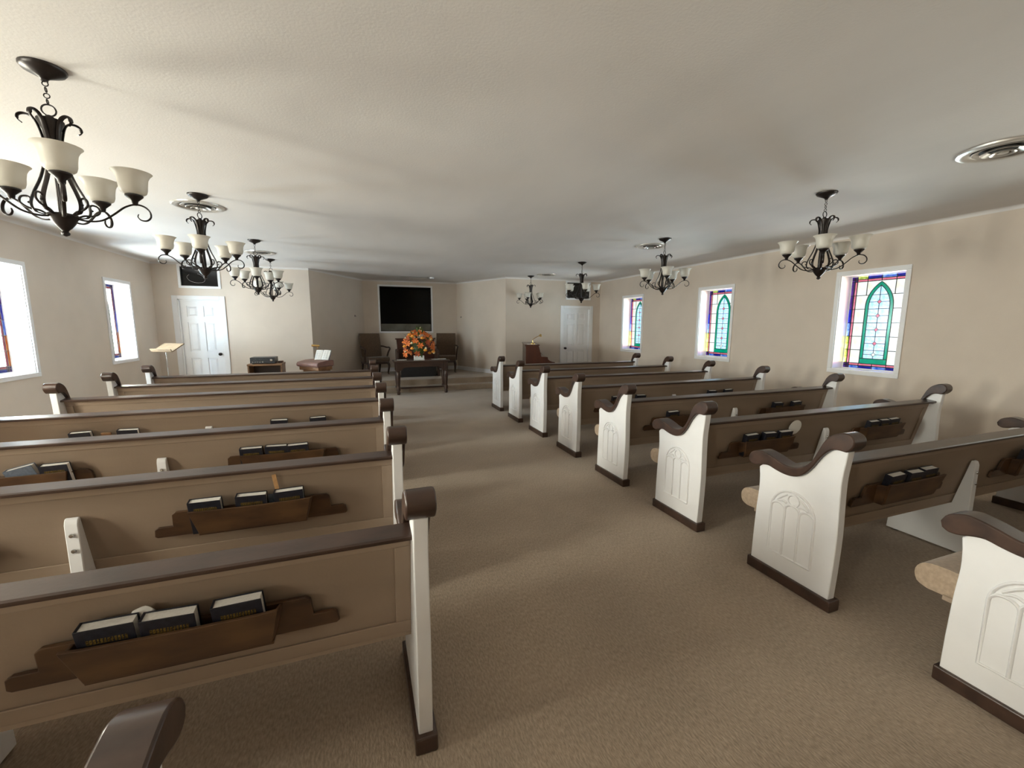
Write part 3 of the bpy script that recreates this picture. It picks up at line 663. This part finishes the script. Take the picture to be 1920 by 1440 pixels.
CH = [(-1.275, 2.62, 10, 'over the sixth pew on the organ side'), (-1.29, 4.57, 66, 'over the third pew on the organ side'), (-1.29, 6.67, -8, 'over the front pew on the organ side'), (-1.42, 8.47, 14, 'over the cabinet holding the stereo receiver'),
      (3.80, 2.63, 2, 'over the sixth pew on the piano side'), (3.80, 4.66, 24, 'over the third pew on the piano side'), (3.80, 6.85, 40, 'over the front pew on the piano side'), (3.73, 9.1, 18, 'over the piano')]
cp = None
for (x, y, a, where) in CH:
    c = chandelier_proto() if cp is None else copy_tree(cp)
    if cp is None: cp = c
    c.location = (x, y, H); c.rotation_euler = (0, 0, math.radians(a))
    tag(c, 'bronze five-arm chandelier with cream bell shades ' + where, 'chandelier', 'chandeliers')

# ------------------------------------------------------------------ round ceiling vents
def vent_proto():
    r = empty('ceiling_vent')
    MB().lathe([(.145, 0), (.215, 0), (.212, -.010), (.190, -.018), (.165, -.014), (.150, -.004), (.145, .0)], 40, cap=False).build('outer_rim', 'metal', r, smooth=50)
    for k, (R0, dz) in enumerate(((.142, -.010), (.102, -.020), (.062, -.028))):
        MB().lathe([(R0 - .030, -.002), (R0, dz), (R0 - .004, dz - .003), (R0 - .034, -.003)], 36, cap=False).build('cone_ring', 'metal', r, smooth=50)
    MB().lathe([(.001, -.030), (.026, -.028), (.028, -.022), (.012, -.004)], 20).build('centre_cap', 'metal', r, smooth=50)
    MB().lathe([(.001, -.0012), (.144, -.0012), (.144, -.0002), (.001, -.0002)], 36).build('dark_throat', 'void', r)
    return r
vp = None
for (x, y, where) in ((3.93, 1.63, 'nearest the rear wall on the piano side'), (-1.41, 4.98, 'above the third pew on the organ side'), (-1.43, 7.75, 'near the front wall on the organ side'), (3.95, 5.14, 'above the third pew on the piano side'), (3.96, 8.75, 'between the two front chandeliers on the piano side')):
    v = vent_proto() if vp is None else copy_tree(vp)
    if vp is None: vp = v
    v.location = (x, y, H); tag(v, 'round white ceiling vent with concentric rings ' + where, 'vent', 'round ceiling vents')
rg_ = empty('ceiling_register', (1.245, 10.36, H))
ring_boards(.60, .10, .68, .18, 0, .010, 0).build('frame', 'metal', rg_, rot=(PI / 2, 0, 0))
for k in range(5): MB().box(-.30, .30, -.002, .010, -.002, 0).build('louvre', 'metal', rg_, loc=(0, -.04 + k * .02, -.004), rot=(.6, 0, 0))
tag(rg_, 'long rectangular ceiling register above the platform chairs', 'vent')
sd = empty('smoke_detector', (1.66, 10.25, H)); MB().lathe([(.055, 0), (.055, -.018), (.045, -.030), (.001, -.032)], 24).build('housing', 'trim', sd, smooth=40); MB().lathe([(.016, -.031), (.014, -.036), (.001, -.037)], 14).build('sensor_cap', 'black', sd, smooth=40)
tag(sd, 'small round smoke detector on the ceiling beside the rectangular register', 'smoke detector')

# ================================================================== CHANCEL FURNITURE
# communion table
T = empty('communion_table', (1.19, 9.01, 0)); tw, td, th = 1.10, .32, .705
MB().box(-tw / 2 - .03, tw / 2 + .03, -td / 2 - .04, td / 2 + .04, th - .03, th).build('table_top', 'tablew', T, bevel=.006)
MB().box(-tw / 2 - .02, tw / 2 + .02, -td / 2 - .03, td / 2 + .03, th, th + .006).build('glass_sheet', 'glasstop', T)
ap = [(-.47, .675), (-.47, .50)] + spline([(-.42, .50), (-.39, .545), (-.34, .565), (-.2, .570)], 4) + spline([(.2, .570), (.34, .565), (.39, .545), (.42, .50)], 4) + [(.47, .50), (.47, .675)]
MB().prism(ap, -td / 2 + .01, -td / 2 + .03, 1).build('front_apron', 'tablew', T, bevel=.003)
MB().prism(ap, td / 2 - .03, td / 2 - .01, 1).build('rear_apron', 'tablew', T)
for s in (-1, 1): MB().box(s * .49 - .01, s * .49 + .01, -td / 2 + .03, td / 2 - .03, .56, .675).build('side_apron', 'tablew', T)
LEG = MB(); LEG.box(-.042, .042, -.042, .042, .50, .675)
LEG.lathe([(.038, .50), (.042, .49), (.030, .475), (.038, .45), (.043, .38), (.040, .28), (.033, .20), (.030, .17), (.042, .155), (.042, .085), (.030, .075), (.034, .06), (.034, .03), (.026, 0)], 16)
LEGM = LEG.mesh('leg', 'tablew', 40)
for sx in (-1, 1):
    for sy in (-1, 1): link('leg', LEGM, T, (sx * .495, sy * (td / 2 - .02), 0))
MB().box(-.46, .46, -.012, .012, .10, .135).build('stretcher', 'tablew', T)
for s in (-1, 1): MB().box(s * .495 - .012, s * .495 + .012, -td / 2 + .035, td / 2 - .035, .10, .135).build('side_stretcher', 'tablew', T)
tag(T, 'dark wooden communion table with glass sheet in front of the platform', 'table')
for i, (x, y, a, w) in enumerate(((-.40, .06, .05, .20), (.0, -.07, -.1, .13), (.30, .03, .12, .15), (.46, .07, -.05, .16))):  # white slips painting the bright reflections on the glass sheet
    o = MB().box(-w / 2, w / 2, -.05, .05, 0, .004).build('paper_leaflet', 'paper', loc=(1.19 + x, 9.01 + y, th + .006), rot=(0, 0, a))
    tag(o, ['white leaflet at the chair end of the communion table', 'small white leaflet in front of the vase on the communion table', 'white leaflet beside the vase on the communion table', 'white leaflet at the piano end of the communion table'][i], 'leaflet', 'leaflets on the communion table')
# flower arrangement
V = empty('flower_arrangement', (1.155, 9.05, th + .006))
MB().prism([(-.10, -.055), (.10, -.055), (.11, .055), (-.11, .055)], 0, .085, 2).build('vase', 'vase', V, bevel=.008)
rf = random.Random(11)
def petal_flower(c, R, mat, n, tilt, nm):
    mb = MB(); c = Vector(c); d = Vector((c.x, c.y * 1.0 - .25, c.z - .22)).normalized()
    a = d.orthogonal().normalized(); b = d.cross(a)
    for k in range(n):
        q = 2 * PI * k / n + rf.random() * .3; u = a * math.cos(q) + b * math.sin(q); w = d.cross(u)
        tipv = c + u * R + d * R * tilt; mid = c + u * R * .55 + d * R * (tilt * .9 + .08)
        mb.add([c, mid + w * R * .26, tipv, mid - w * R * .26, mid + d * R * .08], [(0, 1, 4), (1, 2, 4), (2, 3, 4), (3, 0, 4)])
    return mb.build(nm, mat, V, smooth=80)
def rose(c, R, mat, nm):
    mb = MB()
    for k, (s, h) in enumerate(((1.0, 0.0), (.75, .25), (.48, .45))):
        prof = [(R * s * .35, -R * .5 + R * h), (R * s * .9, -R * .2 + R * h), (R * s, R * .15 + R * h), (R * s * .82, R * .4 + R * h), (R * s * .5, R * .3 + R * h), (.001, R * .1 + R * h)]
        mb.lathe(prof, 9, c)
    return mb.build(nm, mat, V, smooth=70)
def spot(i, n, k=1.0):
    g = PI * (3 - math.sqrt(5)); t = (i + .5) / n; a = i * g
    ph = t * 2.0; r_ = math.sin(ph)
    return (.30 * k * r_ * math.cos(a), .20 * k * r_ * math.sin(a) - .02, .25 + .33 * k * math.cos(ph))
for i in range(52):
    c = spot(i, 52, 1.0 + .05 * rf.random())
    if i % 3 == 0: petal_flower(c, .080, 'orange', 6, .25, 'lily')
    elif i % 3 == 1: petal_flower(c, .078, 'rust' if i % 2 else 'orange', 6, .15, 'lily')
    else: rose(c, .042, 'amber', 'rose')
for i in range(34):
    c = spot(i + .4, 34, 1.08); d = Vector((c[0], c[1], c[2] - .18)).normalized(); s = Vector((0, 0, 1)).cross(d).normalized() if abs(d.z) < .98 else Vector((1, 0, 0))
    L = .13 + .06 * rf.random(); c0 = Vector(c) - d * .05; up = Vector((0, 0, 1)); mb = MB()
    tip = c0 + d * L - up * .02; mid = c0 + d * L * .55 + up * .012; mb.add([c0, mid + s * .026, tip, mid - s * .026, mid + up * .006], [(0, 1, 4), (1, 2, 4), (2, 3, 4), (3, 0, 4)]); mb.build('leaf', 'leafg', V, smooth=80)
for i in range(20):
    c = spot(i + .2, 20, 1.10); MB().ball(c, .017 if i % 3 else .024, 8, 5).build('cream_bud', 'cream', V, smooth=80)
MB().tube([(.03, -.02, .3), (.035, -.02, .50), (.045, -.02, .66)], .003, 5).build('stem', 'leafg', V); MB().ball((.046, -.02, .665), .024, 8, 5).build('cream_bud', 'cream', V, smooth=80)
for s, x in ((-1, -.2), (1, .22)):                       # broad dark leaves at the back
    mb = MB(); mb.add([(x * .3, .10, .20), (x * .9 - .06, .14, .42), (x, .15, .56), (x * .9 + .06, .14, .42), (x * .9, .12, .42)], [(0, 1, 4), (1, 2, 4), (2, 3, 4), (3, 0, 4)]); mb.build('leaf', 'leafg', V, smooth=80)
MB().lathe([(.05, .07), (.08, .12), (.13, .20), (.13, .34), (.02, .42)], 12).build('foliage_core', 'leafg', V, smooth=60)
tag(V, 'orange lily and rose arrangement in a white vase on the communion table', 'flowers')
# upholstered armchairs
def armchair(loc, rz, label):
    r = empty('armchair', loc, rz)                        # faces -y
    MB().prism(spline([(-.26, .30), (-.285, .34), (-.28, .405), (-.20, .425), (0, .42), (.19, .41)], 4) + [(.20, .30)], -.24, .24, 0).build('seat', 'fabric', r, smooth=50, bevel=.012)
    pb = spline([(.14, .38), (.16, .60), (.20, .80), (.235, .95), (.25, .972)], 4) + spline([(.29, .965), (.285, .93), (.25, .75), (.215, .55), (.205, .38)], 4)
    MB().prism(pb, -.225, .225, 0).build('backrest', 'fabric', r, smooth=50, bevel=.02)
    MB().box(-.235, .235, -.25, .20, .255, .302).build('seat_rail', 'wood', r, bevel=.006)
    for s in (-1, 1):
        MB().tube(spline([(s * .232, .19, .66), (s * .262, .10, .655), (s * .285, -.02, .635), (s * .292, -.12, .64), (s * .285, -.19, .62), (s * .272, -.20, .585), (s * .265, -.165, .545), (s * .258, -.13, .48), (s * .252, -.10, .40), (s * .245, -.10, .30)], 5), .019, 8).build('arm', 'wood', r, smooth=60)
        MB().tube(spline([(s * .21, -.225, .30), (s * .232, -.25, .22), (s * .222, -.235, .10), (s * .215, -.232, .035), (s * .225, -.25, 0)], 5), [.030 - .0009 * k for k in range(20)] + [.016], 8).build('leg', 'wood', r, smooth=60)
        MB().tube(spline([(s * .20, .19, .30), (s * .20, .21, .15), (s * .205, .27, 0)], 5), [.022] * 5 + [.018] * 6, 8).build('leg', 'wood', r, smooth=60)
    r.scale = (1.1, 1.05, 1.02); tag(r, label, 'chair', 'platform armchairs'); return r
armchair((.30, 10.80, ZP), math.radians(20), 'brown upholstered armchair with curved arms on the platform, organ side of the settee')
armchair((2.06, 10.80, ZP), math.radians(-14), 'brown upholstered armchair with curved arms on the platform, piano side of the settee')
# wooden settee behind the table
S = empty('settee', (1.245, 10.12, ZP))
MB().prism(spline([(-.43, .30), (-.44, .70), (-.45, .855)], 2) + [(.45, .855), (.44, .70), (.43, .30)], .20, .245, 1).build('backrest', 'mahog', S, bevel=.006)
MB().box(-.475, .475, .185, .26, .855, .885).build('crest_rail', 'mahog', S, bevel=.006)
MB().box(-.44, .44, -.26, .20, .36, .40).build('seat', 'mahog', S, bevel=.006)
MB().box(-.40, .40, -.25, -.23, .0, .36).build('front_skirt', 'black', S)  # black sheet painting the shade below the seat front
for s in (-1, 1):
    MB().prism([(-.27, 0), (.24, 0), (.24, .62), (.10, .64), (-.20, .62), (-.27, .58)], s * .46 - .022, s * .46 + .022, 0).build('side_panel', 'tablew', S, bevel=.006)
tag(S, 'dark mahogany settee behind the flowers on the platform', 'settee')
# two small wall hooks on the angled walls
def wall_point(p0, p1, t, z, off): 
    d = Vector((p1[0] - p0[0], p1[1] - p0[1])).normalized(); n_ = Vector((-d.y, d.x)); q = Vector(p0) + (Vector(p1) - Vector(p0)) * t
    return (q.x + n_.x * off, q.y + n_.y * off, z)
for p0, p1, t, sgn, lab in ((CL0, CL1, .80, -1, 'tiny dark hook on the shaded angled chancel wall'), (CR0, CR1, .90, 1, 'tiny dark hook on the lit angled chancel wall')):
    k = empty('wall_hook', wall_point(p0, p1, t, 1.655, sgn * .001)); d = Vector((p1[0] - p0[0], p1[1] - p0[1])); ang = math.atan2(d.y, d.x)
    k.rotation_euler = (0, 0, ang + (PI if sgn < 0 else 0))
    MB().box(-.009, .009, 0, .004, -.022, .022).build('plate', 'knob', k, bevel=.001); MB().tube(spline([(0, .004, .008), (0, .022, .004), (0, .030, -.010), (0, .022, -.020)], 4), .004, 6).build('prong', 'knob', k, smooth=60)
    tag(k, lab, 'hook', 'chancel wall hooks')

# ------------------------------------------------------------------ piano, lamp
Pn = empty('piano', (3.20, 8.05, 0), math.radians(-18.5))    # origin: rear corner of the near end; +x towards the keys, +y along its length
PLn = 1.40
side = [(0, 0), (.0, 1.02), (.265, 1.02), (.275, 1.0), (.325, .795), (.44, .79), (.455, .77), (.475, .73), (.53, .69), (.60, .685), (.615, .67), (.615, .60), (.36, .56), (.34, .0)]
for y0, y1 in ((0, .035), (PLn - .035, PLn)): MB().prism(side, y0, y1, 1).build('end_cheek', 'mahog', Pn, bevel=.004)
MB().box(.0, .03, .035, PLn - .035, .03, 1.0).build('back_board', 'tablew', Pn)
MB().box(-.015, .285, -.015, PLn + .015, 1.02, 1.045).build('lid', 'mahog', Pn, bevel=.006)
MB().prism([(.24, 1.02), (.262, 1.02), (.312, .80), (.29, .80)], .035, PLn - .035, 1).build('upper_front', 'mahog', Pn)
MB().box(.29, .335, .035, PLn - .035, .06, .58).build('lower_front', 'mahog', Pn)
MB().box(.32, .60, .035, PLn - .035, .585, .63).build('key_bed', 'tablew', Pn)
MB().prism([(.31, .775), (.45, .77), (.47, .72), (.585, .675), (.585, .665), (.46, .70), (.44, .755), (.31, .762)], .04, PLn - .04, 1).build('fallboard', 'mahog', Pn)
tag(Pn, 'dark mahogany upright piano standing end-on near the white door', 'piano')
def on_piano(x, y, z):
    a = math.radians(-18.5); return (3.20 + x * math.cos(a) - y * math.sin(a), 8.05 + x * math.sin(a) + y * math.cos(a), z)
dl = MB().prism([(.11 * math.cos(a) * (1 + .04 * math.cos(12 * a)), .11 * math.sin(a) * (1 + .04 * math.cos(12 * a))) for a in [2 * PI * k / 48 for k in range(48)]], 0, .004, 2).build('doily', 'paper', loc=on_piano(.135, .13, 1.0455))
tag(dl, 'white scalloped doily under the brass lamp on the piano', 'doily')
lp = empty('piano_lamp', on_piano(.15, .13, 1.050), math.radians(-10))
MB().lathe([(.048, 0), (.048, .012), (.030, .024), (.012, .034), (.010, .06)], 22).build('lamp_base', 'brass', lp, smooth=40)
MB().tube(spline([(0, 0, .05), (0, 0, .085), (.02, 0, .11), (.08, 0, .145), (.15, 0, .178)], 5), .006, 8).build('gooseneck', 'brass', lp, smooth=60)
MB().lathe([(.012, .03), (.022, .02), (.030, -.005), (.034, -.022), (.030, -.022), (.020, .010), (.004, .026)], 18).build('lamp_shade', 'brass', lp, smooth=50, loc=(.165, 0, .178), rot=(0, .25, 0))
tag(lp, 'small brass gooseneck lamp on top of the piano', 'lamp')

# ------------------------------------------------------------------ organ corner
Og = empty('organ', (-.84, 8.86, 0), math.radians(-45))
MB().box(-.25, .25, -.13, .15, .0, .09).build('plinth', 'oak', Og)
MB().box(-.23, .23, -.10, .14, .09, .58).build('lower_case', 'oak', Og, bevel=.004)
MB().box(-.26, .26, -.16, .16, .58, .645).build('key_shelf', 'oak', Og, bevel=.005)
MB().prism([(-.20, .655), (-.205, .70), (-.18, .735), (.0, .765), (.17, .768), (.185, .75), (.185, .655)], -.285, .285, 0).build('padded_cover', 'mauve', Og, bevel=.012, smooth=40)
MB().box(-.27, .27, -.18, .17, .645, .66).build('cover_lip', 'mauve', Og)
tag(Og, 'spinet organ under a mauve padded cover, angled by the chancel corner', 'organ')
def on_org(x, y, z):
    a = math.radians(-45); return (-.84 + x * math.cos(a) - y * math.sin(a), 8.86 + x * math.sin(a) + y * math.cos(a), z)
ob = empty('open_hymn_book', on_org(.10, .05, .772), math.radians(0)); ob.rotation_euler = (math.radians(-26), 0, math.radians(-34))
for s in (-1, 1):
    o = MB().prism([(0, 0), (s * .03, -.014), (s * .10, -.012), (s * .155, 0), (s * .155, .006), (s * .10, -.002), (0, .012)], 0, .20, 2).build('page_block', 'paper', ob); o.rotation_euler = (0, math.radians(s * 2), 0)
    mb = MB()
    for k in range(9):
        for c in (0, 1):
            x0 = s * (.035 + c * .055); mb.box(min(x0, x0 + s * .045), max(x0, x0 + s * .045), -.0146, -.0138, .02 + k * .019, .024 + k * .019)
    mb.build('printed_lines', 'black', ob)
MB().box(-.165, .165, .010, .015, -.005, .205).build('cover', 'slate', ob)
tag(ob, 'open white hymn book propped up on the organ', 'book')
bl = empty('organ_lamp', on_org(-.06, .13, .768)); MB().lathe([(.04, 0), (.04, .01), (.01, .02)], 16).build('lamp_base', 'brass', bl, smooth=40)
MB().tube(spline([(0, 0, .01), (0, .02, .14), (-.02, .0, .24), (-.05, -.03, .265)], 5), .005, 8).build('lamp_stem', 'brass', bl, smooth=60)
MB().tube([(-.11, -.03, .272), (.03, -.035, .262)], .021, 12).build('lamp_shade', 'brass', bl, smooth=50)
tag(bl, 'brass music lamp standing on the organ behind the open book', 'lamp')
cb = empty('wooden_cabinet', (-1.655, 8.80, 0))
MB().box(-.28, .28, -.20, .20, .70, .732).build('cabinet_top', 'oak', cb, bevel=.004)
for s in (-1, 1): MB().box(s * .262 - .012, s * .262 + .012, -.19, .19, 0, .70).build('side_panel', 'oak', cb)
MB().box(-.25, .25, .17, .185, .05, .70).build('back_panel', 'tablew', cb)
for z in (.06, .38): MB().box(-.25, .25, -.185, .17, z, z + .02).build('shelf', 'oak', cb)
tag(cb, 'open brown wooden cabinet against the front wall beside the organ', 'cabinet')
am = empty('stereo_receiver', (-1.69, 8.80, .732))
MB().box(-.20, .20, -.15, .15, .012, .115).build('case', 'black', am, bevel=.004)
MB().box(-.198, .198, -.156, -.150, .014, .112).build('face_plate', pmat('charcoal_face', (.03, .032, .034), .35, .1, 30), am)
MB().box(-.15, .02, -.1575, -.156, .060, .095).build('display', pmat('grey_display', (.08, .085, .09), .2, .3, 90), am)
for x in (-.16, -.12, -.08, -.04, .0): MB().box(x - .012, x + .012, -.159, -.156, .028, .040).build('button', 'steel', am)
MB().lathe([(.022, 0), (.022, .012), (.018, .016), (.001, .017)], 18).build('volume_knob', 'steel', am, smooth=40, loc=(.14, -.156, .065), rot=(PI / 2, 0, 0))
for x in (-.16, .16):
    for y in (-.12, .12): MB().lathe([(.015, 0), (.015, .013)], 12).build('foot', 'black', am, loc=(x, y, 0))
tag(am, 'black stereo receiver on the brown wooden cabinet', 'receiver')
mc = empty('cable_box', (-1.435, 8.86, .732)); MB().box(-.04, .04, -.06, .06, 0, .035).build('case', 'oak', mc, bevel=.004); MB().box(-.03, .03, -.062, -.06, .008, .028).build('face_plate', 'black', mc)
tag(mc, 'small brown box beside the stereo receiver on the cabinet', 'box')
ms = empty('music_stand', (-3.13, 8.70, 0), math.radians(-28))
MB().lathe([(.016, 0), (.016, .012), (.012, .03), (.010, .55), (.008, .56), (.008, .98)], 14).build('post', 'steel', ms, smooth=40)
for k in range(3):
    a = 2 * PI * k / 3 + .4; MB().tube([(0, 0, .20), (.16 * math.cos(a), .16 * math.sin(a), .10), (.27 * math.cos(a), .27 * math.sin(a), .010)], .008, 8).build('leg', 'steel', ms, smooth=60)
dk = MB().box(-.20, .20, -.008, .008, -.01, .26).build('desk', 'deskw', ms, loc=(0, -.06, .985), rot=(math.radians(-62), 0, 0), bevel=.003)
MB().box(-.20, .20, -.055, -.008, -.018, -.006).build('desk_ledge', 'deskw', dk)
tag(ms, 'pale wooden music stand on a metal post beside the door', 'music stand')
